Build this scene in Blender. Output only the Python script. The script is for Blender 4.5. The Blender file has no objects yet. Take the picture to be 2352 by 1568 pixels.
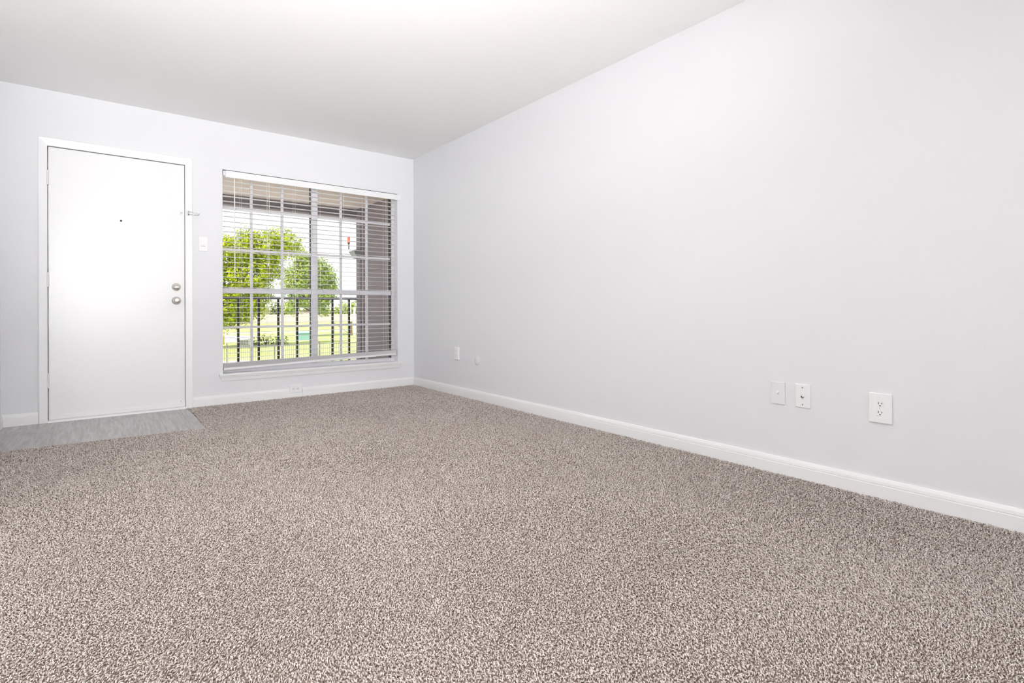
import bpy, bmesh, math, random
import numpy as np
from mathutils import Vector, Matrix

# ------------------------------------------------------------------ camera, world, lights
scn = bpy.context.scene
COL = scn.collection
W, H = 2352, 1568
FPX, YAW, ROLL, CY = 1202.8, math.radians(38.118), math.radians(-0.170), 706.6
CAM = Vector((-2.676, -5.143, 0.829))
cd = bpy.data.cameras.new('camera')
cd.sensor_fit = 'HORIZONTAL'
cd.sensor_width = 36.0
cd.lens = FPX / W * 36.0
cd.shift_y = -(H / 2 - CY) / W
cd.clip_start = 0.05
cd.clip_end = 600
cam = bpy.data.objects.new('camera', cd)
COL.objects.link(cam)
F = Vector((math.sin(YAW), math.cos(YAW), 0))
R0 = Vector((math.cos(YAW), -math.sin(YAW), 0))
U0 = Vector((0, 0, 1))
RR = math.cos(ROLL) * R0 + math.sin(ROLL) * U0
UU = -math.sin(ROLL) * R0 + math.cos(ROLL) * U0
cam.matrix_world = Matrix(((RR.x, UU.x, -F.x, CAM.x), (RR.y, UU.y, -F.y, CAM.y), (RR.z, UU.z, -F.z, CAM.z), (0, 0, 0, 1)))
scn.camera = cam

scn.view_settings.view_transform = 'Standard'
scn.view_settings.look = 'None'
scn.view_settings.gamma = 1.0
scn.view_settings.use_curve_mapping = False
scn.view_settings.exposure = 0.05
scn.cycles.use_adaptive_sampling = True
scn.cycles.adaptive_threshold = 0.15
scn.cycles.caustics_reflective = False
scn.cycles.caustics_refractive = False

# bright hazy daylight
world = bpy.data.worlds.new('sky')
world.use_nodes = True
bg = world.node_tree.nodes['Background']
bg.inputs[0].default_value = (0.93, 0.97, 1.0, 1)
bg.inputs[1].default_value = 1.5
scn.world = world

sd = bpy.data.lights.new('sun', 'SUN')
sd.energy = 6.5
sd.angle = math.radians(1.0)
sd.color = (1.0, 0.96, 0.92)
sun = bpy.data.objects.new('sun', sd)
COL.objects.link(sun)
sun.rotation_euler = Vector((0.62, 0.42, -0.95)).to_track_quat('-Z', 'Y').to_euler()


def area(name, loc, direction, sx, sy, watts, colr):
    l = bpy.data.lights.new(name, 'AREA')
    l.shape = 'RECTANGLE'
    l.size, l.size_y = sx, sy
    l.energy = watts
    l.color = colr
    o = bpy.data.objects.new(name, l)
    COL.objects.link(o)
    o.location = loc
    o.rotation_euler = Vector(direction).to_track_quat('-Z', 'Z').to_euler()
    return o


# added fill panels in front of the solid rear and side walls, behind the viewer,
# plus the photographer's ceiling-bounced lamp and flash, and added forward fills
WHITE = (1.0, 0.997, 0.99)


def lamp(name, loc, direction, sx, sy, watts, spread):
    o = area(name, loc, direction, sx, sy, watts, WHITE)
    o.data.spread = math.radians(spread)


lamp('rear_wall_fill', (-2.9, -7.3, 1.2), (0.1, 1, 0.05), 3.0, 2.1, 23, 70)  # added fill light, the rear wall has no opening here
lamp('side_wall_fill', (-5.35, -5.0, 1.4), (1, 0, 0), 2.2, 1.5, 47, 180)  # added fill light, no window is built in this wall
lamp('bounced_photo_lamp', (-2.9, -5.75, 0.2), (0.05, 0.70, 1), 0.6, 0.6, 76, 100)
lamp('forward_fill', (-3.0, -6.0, 1.3), (0, 1.0, 0.6), 0.8, 0.8, 5, 120)  # added fill that lifts the far end of the room
lamp('forward_fill', (-3.0, -6.0, 1.3), (0.45, 1.0, 0.15), 0.8, 0.8, 10, 70)  # second added fill, aimed towards the far right
lamp('camera_flash', (-2.72, -5.3, 1.25), (0.3, 1.0, 0.1), 0.3, 0.3, 3.0, 180)

# ------------------------------------------------------------------ materials
MATS = {}


def principled(name, col, rough=0.5, metal=0.0, spec=0.5):
    m = bpy.data.materials.new(name)
    m.use_nodes = True
    b = m.node_tree.nodes['Principled BSDF']
    b.inputs['Base Color'].default_value = (*col, 1)
    b.inputs['Roughness'].default_value = rough
    b.inputs['Metallic'].default_value = metal
    b.inputs['Specular IOR Level'].default_value = spec
    MATS[name] = m
    return m, m.node_tree, b


def nd(nt, t, **kw):
    n = nt.nodes.new(t)
    for k, v in kw.items():
        setattr(n, k, v)
    return n


def add_noise_bump(nt, b, scale, strength, dist=0.002, detail=2.0, stretch=None):
    tc = nd(nt, 'ShaderNodeTexCoord')
    no = nd(nt, 'ShaderNodeTexNoise')
    no.inputs['Scale'].default_value = scale
    no.inputs['Detail'].default_value = detail
    src = tc.outputs['Object']
    if stretch:
        mp = nd(nt, 'ShaderNodeMapping')
        mp.inputs['Scale'].default_value = stretch
        nt.links.new(src, mp.inputs['Vector'])
        src = mp.outputs['Vector']
    nt.links.new(src, no.inputs['Vector'])
    bu = nd(nt, 'ShaderNodeBump')
    bu.inputs['Strength'].default_value = strength
    bu.inputs['Distance'].default_value = dist
    nt.links.new(no.outputs['Fac'], bu.inputs['Height'])
    nt.links.new(bu.outputs['Normal'], b.inputs['Normal'])
    return no


def noise_colour(nt, b, scale, c1, c2, lo=0.35, hi=0.65, detail=3.0, stretch=None, coord='Object'):
    tc = nd(nt, 'ShaderNodeTexCoord')
    no = nd(nt, 'ShaderNodeTexNoise')
    no.inputs['Scale'].default_value = scale
    no.inputs['Detail'].default_value = detail
    src = tc.outputs[coord]
    if stretch:
        mp = nd(nt, 'ShaderNodeMapping')
        mp.inputs['Scale'].default_value = stretch
        nt.links.new(src, mp.inputs['Vector'])
        src = mp.outputs['Vector']
    nt.links.new(src, no.inputs['Vector'])
    r = nd(nt, 'ShaderNodeValToRGB')
    r.color_ramp.elements[0].position = lo
    r.color_ramp.elements[1].position = hi
    r.color_ramp.elements[0].color = (*c1, 1)
    r.color_ramp.elements[1].color = (*c2, 1)
    nt.links.new(no.outputs['Fac'], r.inputs['Fac'])
    nt.links.new(r.outputs['Color'], b.inputs['Base Color'])
    return r


def island_colour(nt, b, cols, sock='Base Color'):
    g = nd(nt, 'ShaderNodeNewGeometry')
    r = nd(nt, 'ShaderNodeValToRGB')
    els = r.color_ramp.elements
    while len(els) < len(cols):
        els.new(0.5)
    for i, c in enumerate(cols):
        els[i].position = i / (len(cols) - 1)
        els[i].color = (*c, 1)
    nt.links.new(g.outputs['Random Per Island'], r.inputs['Fac'])
    if b is not None:
        nt.links.new(r.outputs['Color'], b.inputs[sock])
    return r


m, nt, b = principled('wall_paint', (0.78, 0.783, 0.808), 0.55, spec=0.35)
add_noise_bump(nt, b, 55, 0.10, 0.004, 3)
m, nt, b = principled('ceiling_paint', (0.91, 0.905, 0.90), 0.8, spec=0.2)
add_noise_bump(nt, b, 90, 0.15, 0.004, 3)
m, nt, b = principled('trim_white', (0.87, 0.87, 0.875), 0.38)
add_noise_bump(nt, b, 30, 0.05, 0.002)
m, nt, b = principled('door_white', (0.85, 0.85, 0.855), 0.30, spec=0.5)
add_noise_bump(nt, b, 6, 0.06, 0.006, 2)
principled('plastic_white', (0.86, 0.86, 0.87), 0.3)
principled('plastic_painted', (0.78, 0.783, 0.808), 0.45)
principled('slat_white', (0.80, 0.79, 0.81), 0.4)
principled('valance_white', (0.85, 0.85, 0.86), 0.35)
principled('cord_white', (0.85, 0.83, 0.81), 0.8)
principled('vinyl_frame', (0.72, 0.71, 0.745), 0.4)
principled('seal_shade_black', (0.02, 0.02, 0.022), 0.6)
principled('slot_dark', (0.03, 0.03, 0.03), 0.6)
m, nt, b = principled('satin_nickel', (0.80, 0.755, 0.71), 0.33, metal=1.0)
principled('chrome', (0.72, 0.72, 0.72), 0.15, metal=1.0)
principled('painted_metal', (0.80, 0.80, 0.80), 0.35)
m, nt, b = principled('carpet_backing', (0.24, 0.20, 0.18), 1.0, spec=0.0)
noise_colour(nt, b, 220, (0.20, 0.155, 0.135), (0.42, 0.35, 0.31), 0.35, 0.65)
m, nt, b = principled('carpet_fibre', (0.5, 0.43, 0.38), 0.95, spec=0.05)
island_colour(nt, b, [(0.38, 0.305, 0.27), (0.58, 0.50, 0.46), (0.70, 0.615, 0.57), (0.76, 0.68, 0.64), (0.86, 0.79, 0.75)])

# grey wood-look vinyl plank
m, nt, b = principled('vinyl_plank', (0.4, 0.38, 0.38), 0.3)
tc = nd(nt, 'ShaderNodeTexCoord')
oi = nd(nt, 'ShaderNodeObjectInfo')
addv = nd(nt, 'ShaderNodeVectorMath', operation='ADD')
mulr = nd(nt, 'ShaderNodeVectorMath', operation='SCALE')
comb = nd(nt, 'ShaderNodeCombineXYZ')
nt.links.new(oi.outputs['Random'], comb.inputs['X'])
nt.links.new(oi.outputs['Random'], comb.inputs['Y'])
nt.links.new(comb.outputs['Vector'], mulr.inputs[0])
mulr.inputs['Scale'].default_value = 7.0
nt.links.new(tc.outputs['Object'], addv.inputs[0])
nt.links.new(mulr.outputs['Vector'], addv.inputs[1])
mp = nd(nt, 'ShaderNodeMapping')
mp.inputs['Scale'].default_value = (1, 0.075, 1)
nt.links.new(addv.outputs['Vector'], mp.inputs['Vector'])
n1 = nd(nt, 'ShaderNodeTexNoise')
n1.inputs['Scale'].default_value = 13
n1.inputs['Detail'].default_value = 2
nt.links.new(mp.outputs['Vector'], n1.inputs['Vector'])
wv = nd(nt, 'ShaderNodeMath', operation='MULTIPLY')
wv.inputs[1].default_value = 34
nt.links.new(n1.outputs['Fac'], wv.inputs[0])
sn = nd(nt, 'ShaderNodeMath', operation='SINE')
nt.links.new(wv.outputs[0], sn.inputs[0])
n2 = nd(nt, 'ShaderNodeTexNoise')
n2.inputs['Scale'].default_value = 85
n2.inputs['Detail'].default_value = 4
nt.links.new(mp.outputs['Vector'], n2.inputs['Vector'])
mx = nd(nt, 'ShaderNodeMath', operation='MULTIPLY_ADD')
mx.inputs[1].default_value = 0.085
nt.links.new(sn.outputs[0], mx.inputs[0])
nt.links.new(n2.outputs['Fac'], mx.inputs[2])
rp = nd(nt, 'ShaderNodeValToRGB')
rp.color_ramp.elements[0].position = 0.30
rp.color_ramp.elements[1].position = 0.72
rp.color_ramp.elements[0].color = (0.33, 0.30, 0.30, 1)
rp.color_ramp.elements[1].color = (0.50, 0.475, 0.472, 1)
nt.links.new(mx.outputs[0], rp.inputs['Fac'])
nt.links.new(rp.outputs['Color'], b.inputs['Base Color'])

# clear glass: mostly straight through, a little mirror
m = bpy.data.materials.new('window_glass')
m.use_nodes = True
nt = m.node_tree
nt.nodes.clear()
out = nd(nt, 'ShaderNodeOutputMaterial')
tr = nd(nt, 'ShaderNodeBsdfTransparent')
tr.inputs[0].default_value = (0.97, 0.98, 0.975, 1)
gl = nd(nt, 'ShaderNodeBsdfGlossy')
gl.inputs['Roughness'].default_value = 0.02
ms = nd(nt, 'ShaderNodeMixShader')
ms.inputs[0].default_value = 0.035
nt.links.new(tr.outputs[0], ms.inputs[1])
nt.links.new(gl.outputs[0], ms.inputs[2])
nt.links.new(ms.outputs[0], out.inputs[0])
MATS['window_glass'] = m

# outdoors
m, nt, b = principled('siding_taupe', (0.235, 0.185, 0.20), 0.7)
add_noise_bump(nt, b, 40, 0.2, 0.003, 3, (1, 0.1, 1))
principled('trim_taupe', (0.20, 0.168, 0.185), 0.7)
principled('beam_taupe', (0.19, 0.155, 0.17), 0.7)
m, nt, b = principled('soffit_beige', (0.74, 0.62, 0.55), 0.8)
principled('rail_grey', (0.12, 0.115, 0.12), 0.5)
principled('baluster_black', (0.012, 0.011, 0.011), 0.45)
principled('balcony_concrete', (0.45, 0.44, 0.42), 0.9)
principled('lantern_grey', (0.25, 0.26, 0.26), 0.5)
principled('lantern_dark', (0.05, 0.055, 0.06), 0.5)
m, nt, b = principled('lawn_grass', (0.3, 0.4, 0.08), 1.0, spec=0.0)
noise_colour(nt, b, 0.35, (0.36, 0.44, 0.15), (0.52, 0.52, 0.24), 0.35, 0.7, 5)
principled('concrete_path', (0.62, 0.58, 0.54), 0.9)
principled('fence_metal', (0.16, 0.15, 0.13), 0.6)
principled('chain_metal', (0.30, 0.28, 0.25), 0.6)
m, nt, b = principled('fence_wood', (0.50, 0.36, 0.30), 0.9)
island_colour(nt, b, [(0.60, 0.47, 0.42), (0.70, 0.58, 0.53), (0.64, 0.51, 0.47)])
m, nt, b = principled('bark', (0.16, 0.12, 0.09), 0.95)
noise_colour(nt, b, 6, (0.09, 0.065, 0.05), (0.30, 0.22, 0.17), 0.35, 0.65)
principled('house_wall', (0.60, 0.52, 0.45), 0.9)
principled('house_roof', (0.62, 0.60, 0.58), 0.9)
principled('house_window', (0.06, 0.07, 0.08), 0.2)
principled('box_teal', (0.24, 0.44, 0.39), 0.5)
principled('lattice_white', (0.80, 0.78, 0.76), 0.6)
principled('pole_white', (0.78, 0.78, 0.76), 0.5)
principled('pole_brown', (0.20, 0.13, 0.10), 0.8)
principled('beacon_red', (0.70, 0.10, 0.05), 0.5)
principled('bollard_yellow', (0.75, 0.55, 0.06), 0.5)


def leaf_mat(name, cols):
    m = bpy.data.materials.new(name)
    m.use_nodes = True
    nt = m.node_tree
    nt.nodes.clear()
    out = nd(nt, 'ShaderNodeOutputMaterial')
    di = nd(nt, 'ShaderNodeBsdfDiffuse')
    tl = nd(nt, 'ShaderNodeBsdfTranslucent')
    r = island_colour(nt, None, cols)
    nt.links.new(r.outputs[0], di.inputs[0])
    nt.links.new(r.outputs[0], tl.inputs[0])
    ms = nd(nt, 'ShaderNodeMixShader')
    ms.inputs[0].default_value = 0.3
    nt.links.new(di.outputs[0], ms.inputs[1])
    nt.links.new(tl.outputs[0], ms.inputs[2])
    nt.links.new(ms.outputs[0], out.inputs[0])
    MATS[name] = m


leaf_mat('leaf_bright', [(0.15, 0.22, 0.012), (0.33, 0.40, 0.015), (0.47, 0.53, 0.02), (0.60, 0.62, 0.06)])
leaf_mat('leaf_soft', [(0.17, 0.24, 0.05), (0.32, 0.41, 0.07), (0.50, 0.56, 0.16)])
leaf_mat('leaf_bush', [(0.08, 0.13, 0.03), (0.18, 0.24, 0.05), (0.28, 0.32, 0.10)])


# ------------------------------------------------------------------ mesh helpers
def mesh_obj(name, verts, faces, mat, parent=None, loc=(0, 0, 0), smooth=False, bevel=0.0, segs=2):
    me = bpy.data.meshes.new(name)
    me.from_pydata([tuple(v) for v in verts], [], faces)
    me.update()
    if smooth:
        me.polygons.foreach_set('use_smooth', [True] * len(me.polygons))
    o = bpy.data.objects.new(name, me)
    COL.objects.link(o)
    me.materials.append(MATS[mat])
    o.location = loc
    if parent is not None:
        o.parent = parent
    if bevel > 0:
        bv = o.modifiers.new('bevel', 'BEVEL')
        bv.width = bevel
        bv.segments = segs
        bv.limit_method = 'ANGLE'
    return o


def copy_mesh(src, name, parent, loc=(0, 0, 0), rot=(0, 0, 0)):
    o = bpy.data.objects.new(name, src.data)
    COL.objects.link(o)
    o.parent = parent
    o.location = loc
    o.rotation_euler = rot
    return o


class MB:
    """collects boxes, tubes, prisms into one mesh"""

    def __init__(s):
        s.v, s.f = [], []

    def box(s, x0, x1, y0, y1, z0, z1):
        n = len(s.v)
        s.v += [(x0, y0, z0), (x1, y0, z0), (x1, y1, z0), (x0, y1, z0), (x0, y0, z1), (x1, y0, z1), (x1, y1, z1), (x0, y1, z1)]
        s.f += [tuple(n + i for i in q) for q in ((0, 3, 2, 1), (4, 5, 6, 7), (0, 1, 5, 4), (1, 2, 6, 5), (2, 3, 7, 6), (3, 0, 4, 7))]
        return s

    def prism(s, poly, a0, a1, axis):
        """poly: 2D outline; extruded along axis. axis x: (y,z), y: (x,z), z: (x,y)"""
        n = len(s.v)
        k = len(poly)
        for a in (a0, a1):
            for (p, q) in poly:
                s.v.append({'x': (a, p, q), 'y': (p, a, q), 'z': (p, q, a)}[axis])
        s.f.append(tuple(n + i for i in range(k)))
        s.f.append(tuple(n + k + i for i in reversed(range(k))))
        for i in range(k):
            j = (i + 1) % k
            s.f.append((n + j, n + i, n + k + i, n + k + j))
        return s

    def tube(s, pts, rad, seg=8):
        pts = [Vector(p) for p in pts]
        rads = rad if isinstance(rad, (list, tuple)) else [rad] * len(pts)
        n = len(s.v)
        for i, p in enumerate(pts):
            t = (pts[min(i + 1, len(pts) - 1)] - pts[max(i - 1, 0)]).normalized()
            a = Vector((0, 0, 1)) if abs(t.z) < 0.9 else Vector((1, 0, 0))
            u = t.cross(a).normalized()
            w = t.cross(u).normalized()
            for k in range(seg):
                an = 2 * math.pi * k / seg
                q = p + rads[i] * (math.cos(an) * u + math.sin(an) * w)
                s.v.append(tuple(q))
        for i in range(len(pts) - 1):
            for k in range(seg):
                k2 = (k + 1) % seg
                s.f.append((n + i * seg + k, n + i * seg + k2, n + (i + 1) * seg + k2, n + (i + 1) * seg + k))
        s.f.append(tuple(n + k for k in reversed(range(seg))))
        e = n + (len(pts) - 1) * seg
        s.f.append(tuple(e + k for k in range(seg)))
        return s

    def lathe(s, prof, origin, axis, seg=24):
        """prof: list of (radius, distance along axis)"""
        o = Vector(origin)
        t = Vector(axis).normalized()
        a = Vector((0, 0, 1)) if abs(t.z) < 0.9 else Vector((1, 0, 0))
        u = t.cross(a).normalized()
        w = t.cross(u).normalized()
        n = len(s.v)
        for (r, d) in prof:
            r = max(r, 1e-5)
            for k in range(seg):
                an = 2 * math.pi * k / seg
                s.v.append(tuple(o + t * d + r * (math.cos(an) * u + math.sin(an) * w)))
        for i in range(len(prof) - 1):
            for k in range(seg):
                k2 = (k + 1) % seg
                s.f.append((n + i * seg + k, n + i * seg + k2, n + (i + 1) * seg + k2, n + (i + 1) * seg + k))
        s.f.append(tuple(n + k for k in reversed(range(seg))))
        e = n + (len(prof) - 1) * seg
        s.f.append(tuple(e + k for k in range(seg)))
        return s

    def build(s, name, mat, parent=None, smooth=False, bevel=0.0, segs=2, loc=(0, 0, 0)):
        o = mesh_obj(name, s.v, s.f, mat, parent, loc, smooth, bevel, segs)
        bm = bmesh.new()
        bm.from_mesh(o.data)
        bmesh.ops.recalc_face_normals(bm, faces=bm.faces)
        bm.to_mesh(o.data)
        bm.free()
        if smooth:
            o.data.polygons.foreach_set('use_smooth', [True] * len(o.data.polygons))
        return o


def root(name, loc=(0, 0, 0)):
    o = bpy.data.objects.new(name, None)
    COL.objects.link(o)
    o.location = loc
    o.empty_display_size = 0.1
    return o


def tag(o, label, cat=None, group=None, kind=None):
    o['label'] = label
    if cat:
        o['category'] = cat
    if group:
        o['group'] = group
    if kind:
        o['kind'] = kind
    return o


def struct(o, label):
    o['kind'] = 'structure'
    o['label'] = label
    return o


# ------------------------------------------------------------------ room shell
HC = 2.443
XL = -3.237            # left wall face
XW = -5.4              # the room widens behind the camera
YR = -7.55             # rear wall face
WT = 0.16              # outer wall thickness
FZ = -0.010            # top of the carpet backing (pile tips reach z = 0)

DX0, DX1, DZ1 = -2.986, -2.121, 2.033     # door opening
WX0, WX1, WZ0, WZ1 = -1.842, -0.190, 0.262, 2.043   # window opening

mb = MB()
mb.box(XL - 0.12, DX0, 0, WT, -0.15, HC)
mb.box(DX0, DX1, 0, WT, DZ1, HC)
mb.box(DX1, WX0, 0, WT, -0.15, HC)
mb.box(WX0, WX1, 0, WT, -0.15, WZ0)
mb.box(WX0, WX1, 0, WT, WZ1, HC)
mb.box(WX1, 0.0, 0, WT, -0.15, HC)
struct(mb.build('wall_back', 'wall_paint'), 'pale grey painted wall with the white door and the window')
struct(MB().box(0, 0.14, YR - 0.15, WT, -0.15, HC).build('wall_right', 'wall_paint'), 'long pale grey painted wall with outlet plates')
struct(MB().box(XL - 0.12, XL, -2.3, 0, -0.15, HC).box(XW - 0.12, XL, -2.3, -2.18, -0.15, HC).build('wall_left', 'wall_paint'), 'pale grey painted wall beside the entry door')
struct(MB().box(XW - 0.12, XW, YR, -2.18, -0.15, HC).build('wall_side', 'wall_paint'), 'pale grey painted wall of the wider rear part')
struct(MB().box(XW - 0.12, 0.14, YR - 0.15, YR, -0.15, HC).build('wall_rear', 'wall_paint'), 'pale grey painted wall behind the viewer')
struct(MB().box(XW - 0.2, 0.25, YR - 0.2, WT, HC, HC + 0.25).build('ceiling', 'ceiling_paint'), 'flat white painted ceiling')

# ---- floor: carpet backing + pile, entry planks
EX1 = -2.103
EY_L, EY_R = -0.868, -0.945       # front edge of the entry planks at the left wall and at its right end
mb = MB()
mb.prism([(EX1, 0), (0, 0), (0, YR), (XW, YR), (XW, -2.3), (XL, -2.3), (XL, EY_L), (EX1, EY_R)], -0.15, FZ, 'z')
floor = struct(mb.build('floor', 'carpet_backing'), 'beige brown cut-pile carpet covering the room')

entry = root('floor_entry')
struct(entry, 'grey wood-look vinyl planks in front of the entry door')
MB().box(XL, EX1, -0.95, WT, -0.15, FZ - 0.004).build('underlay', 'vinyl_plank', entry)
rng = random.Random(4)
xs = [XL]
while xs[-1] < EX1 - 0.01:
    xs.append(min(xs[-1] + 0.152, EX1))
for i in range(len(xs) - 1):
    xa, xb = xs[i] + 0.0003, xs[i + 1] - 0.0003
    ya = EY_L + (EY_R - EY_L) * (xa - XL) / (EX1 - XL)
    yb = EY_L + (EY_R - EY_L) * (xb - XL) / (EX1 - XL)
    cut = -0.12 - 0.62 * rng.random()
    MB().prism([(xa, 0.06), (xb, 0.06), (xb, cut + 0.0003), (xa, cut + 0.0003)], FZ - 0.004, -0.006, 'z').build('plank', 'vinyl_plank', entry)
    MB().prism([(xa, cut - 0.0003), (xb, cut - 0.0003), (xb, yb), (xa, ya)], FZ - 0.004, -0.006, 'z').build('plank', 'vinyl_plank', entry)


def carpet_pile():
    rs = np.random.RandomState(7)
    cx, cy = CAM.x, CAM.y
    # candidate points on jittered grids; spacing grows a little with distance
    out = []
    bands = [(0.95, 1.9, 0.0047), (1.9, 2.8, 0.0057), (2.8, 4.0, 0.0072), (4.0, 8.0, 0.0090), (0.15, 8.0, 0.0095)]
    for d0, d1, s in bands:
        gx = np.arange(XL, 0.0, s)
        gy = np.arange(YR, 0.0, s)
        X, Y = np.meshgrid(gx, gy)
        X = X.ravel() + rs.uniform(-0.5, 0.5, X.size) * s
        Y = Y.ravel() + rs.uniform(-0.5, 0.5, Y.size) * s
        dx, dy = X - cx, Y - cy
        dep = dx * F.x + dy * F.y
        lat = dx * R0.x + dy * R0.y
        dj = dep + rs.uniform(-0.18, 0.18, dep.size)
        fine = (dj > 0.95) & (np.abs(lat) < dep * 1.08 + 0.1)
        if d0 > 0.5:
            k = (dj > d0) & (dj <= d1) & fine
        else:                                  # coarser pile just around the part in view
            k = (dj > d0) & (np.abs(lat) < dep * 1.5 + 0.9) & ~fine
        k &= (X < -0.004) & (Y < -0.004) & (X > XL + 0.01)
        ey = EY_L + (EY_R - EY_L) * (X - XL) / (EX1 - XL)
        k &= ~((X < EX1 + 0.002) & (Y > ey - 0.002))
        out.append(np.stack([X[k], Y[k], np.full(k.sum(), s)], 1))
    P = np.concatenate(out)
    n = len(P)
    x, y, s = P[:, 0], P[:, 1], P[:, 2]
    # pile lay: a slowly wandering direction (vacuum and foot marks) plus random curl
    ph = 1.7 * np.sin(1.3 * x + 0.8 * y + 0.5) + 1.4 * np.sin(2.1 * y - 1.7 * x + 1.0) + 0.9 * np.sin(4.3 * x + 3.1 * y)
    lay = 0.36 + 0.32 * np.sin(3.1 * x - 1.9 * y + 2.0) + 0.22 * np.sin(6.0 * y + 2.5 * x)
    ang = rs.uniform(0, 2 * np.pi, n)
    amp = rs.uniform(0.5, 1.1, n)
    lx = np.cos(ang) * amp + lay * np.cos(ph)
    ly = np.sin(ang) * amp + lay * np.sin(ph)
    hyp = np.sqrt(lx ** 2 + ly ** 2) + 1e-6
    dirx, diry = lx / hyp, ly / hyp
    L = 0.0105 * rs.uniform(0.8, 1.15, n) * (s / 0.0047) ** 0.3
    lean = np.minimum(hyp, 1.2) * L * 0.95
    hz = np.minimum(L * rs.uniform(0.45, 0.85, n), 0.0115)
    r = s * 0.42 * rs.uniform(0.8, 1.2, n)
    curl = rs.uniform(-0.6, 0.6, n) * lean
    # yarn end: buried tip, waist ring of three, bent free tip
    V = np.zeros((n, 5, 3))
    V[:, 0, 0], V[:, 0, 1], V[:, 0, 2] = x, y, FZ - 0.003
    mx_, my_, mz_ = x + dirx * lean * 0.45, y + diry * lean * 0.45, FZ + hz * 0.80
    for k in range(3):
        a = 2 * np.pi * k / 3 + 0.6 * (rs.uniform(size=n) - 0.5)
        # ring plane across the yarn: side vector and a mostly upright one
        V[:, 1 + k, 0] = mx_ - diry * r * np.cos(a) - dirx * r * 0.45 * np.sin(a)
        V[:, 1 + k, 1] = my_ + dirx * r * np.cos(a) - diry * r * 0.45 * np.sin(a)
        V[:, 1 + k, 2] = mz_ + r * 0.85 * np.sin(a)
    V[:, 4, 0] = x + dirx * lean - diry * curl * 0.5
    V[:, 4, 1] = y + diry * lean + dirx * curl * 0.5
    V[:, 4, 2] = FZ + hz * rs.uniform(0.65, 1.1, n)
    V[:, :, 0] = np.clip(V[:, :, 0], XL, -0.001)
    V[:, :, 1] = np.minimum(V[:, :, 1], -0.001)
    NV = 5
    tri = np.array([(0, 2, 1), (0, 3, 2), (0, 1, 3), (1, 2, 4), (2, 3, 4), (3, 1, 4)], np.int64)
    T = (np.arange(n)[:, None, None] * NV + tri[None]).reshape(-1, 3)
    me = bpy.data.meshes.new('carpet_pile')
    me.vertices.add(n * NV)
    me.vertices.foreach_set('co', V.reshape(-1).astype(np.float32))
    nt_ = len(T)
    me.loops.add(nt_ * 3)
    me.loops.foreach_set('vertex_index', T.reshape(-1).astype(np.int32))
    me.polygons.add(nt_)
    me.polygons.foreach_set('loop_start', np.arange(0, nt_ * 3, 3, dtype=np.int32))
    me.polygons.foreach_set('loop_total', np.full(nt_, 3, np.int32))
    me.polygons.foreach_set('use_smooth', np.ones(nt_, bool))
    me.update(calc_edges=True)
    me.materials.append(MATS['carpet_fibre'])
    o = bpy.data.objects.new('carpet_pile', me)
    COL.objects.link(o)
    o.parent = floor
    o['kind'] = 'stuff'
    print('carpet tufts', n, 'tris', nt_)


carpet_pile()

# ---- baseboards (profile: flat face, shallow groove, rounded top)
BH, BT = 0.081, 0.014


def base_prof(sign):
    # (offset from wall, z)
    p = [(0, FZ), (BT, FZ), (BT, 0.050), (BT - 0.002, 0.052), (BT - 0.002, 0.0545), (BT - 0.0005, 0.056), (BT - 0.002, 0.068), (BT - 0.006, BH - 0.002), (BT - 0.009, BH), (0, BH)]
    return [(sign * a, z) for a, z in p]


struct(MB().prism(base_prof(-1), -2.067, -1.294, 'x').prism(base_prof(-1), -1.176, -BT * 0.5, 'x')
       .prism([(-p * 0.6, z) for p, z in ((0, FZ), (BT, FZ), (BT, 0.037), (0, 0.037))], -1.294, -1.176, 'x')
       .prism(base_prof(-1), XL + BT * 0.5, -3.038, 'x').build('baseboard_back', 'trim_white'),
       'white baseboard under the window and beside the door')
struct(MB().prism(base_prof(-1), YR, -0.0005, 'y').build('baseboard_right', 'trim_white'), 'white baseboard along the long right wall')
struct(MB().prism([(XL + a, z) for a, z in base_prof(1)], -2.3, -0.0005, 'y').build('baseboard_left', 'trim_white'), 'white baseboard beside the entry planks at the left edge')

# ------------------------------------------------------------------ entry door
trim = root('trim_1', (0, 0, 0))
struct(trim, 'white mitred casing around the entry door')
CO0, CO1, CZ = -3.037, -2.066, 2.094      # outer edges of the casing


def casing_piece(outer_a, inner_a, outer_b, inner_b, name):
    """four 2D (x,z) corners of a mitred board: thick at the outer edge, thin at the inner edge"""
    pts = [outer_a, outer_b, inner_b, inner_a]
    n = 5
    v, f = [], []
    prof = [(0.0, 0.0), (0.0, 0.014), (0.12, 0.018), (0.3, 0.016), (0.85, 0.010), (1.0, 0.008), (1.0, 0.0)]
    for (o_, i_) in ((outer_a, inner_a), (outer_b, inner_b)):
        for t, d in prof:
            v.append((o_[0] + (i_[0] - o_[0]) * t, -d, o_[1] + (i_[1] - o_[1]) * t))
    k = len(prof)
    for i in range(k):
        j = (i + 1) % k
        f.append((i, j, k + j, k + i))
    f.append(tuple(range(k)))
    f.append(tuple(reversed(range(k, 2 * k))))
    m_ = MB()
    m_.v, m_.f = v, f
    return m_.build(name, 'trim_white', trim)


casing_piece((CO0, -0.006), (DX0, -0.006), (CO0, CZ), (DX0, DZ1), 'casing')
casing_piece((CO1, -0.006), (DX1, -0.006), (CO1, CZ), (DX1, DZ1), 'casing')
casing_piece((CO0, CZ), (DX0, DZ1), (CO1, CZ), (DX1, DZ1), 'casing')
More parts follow.
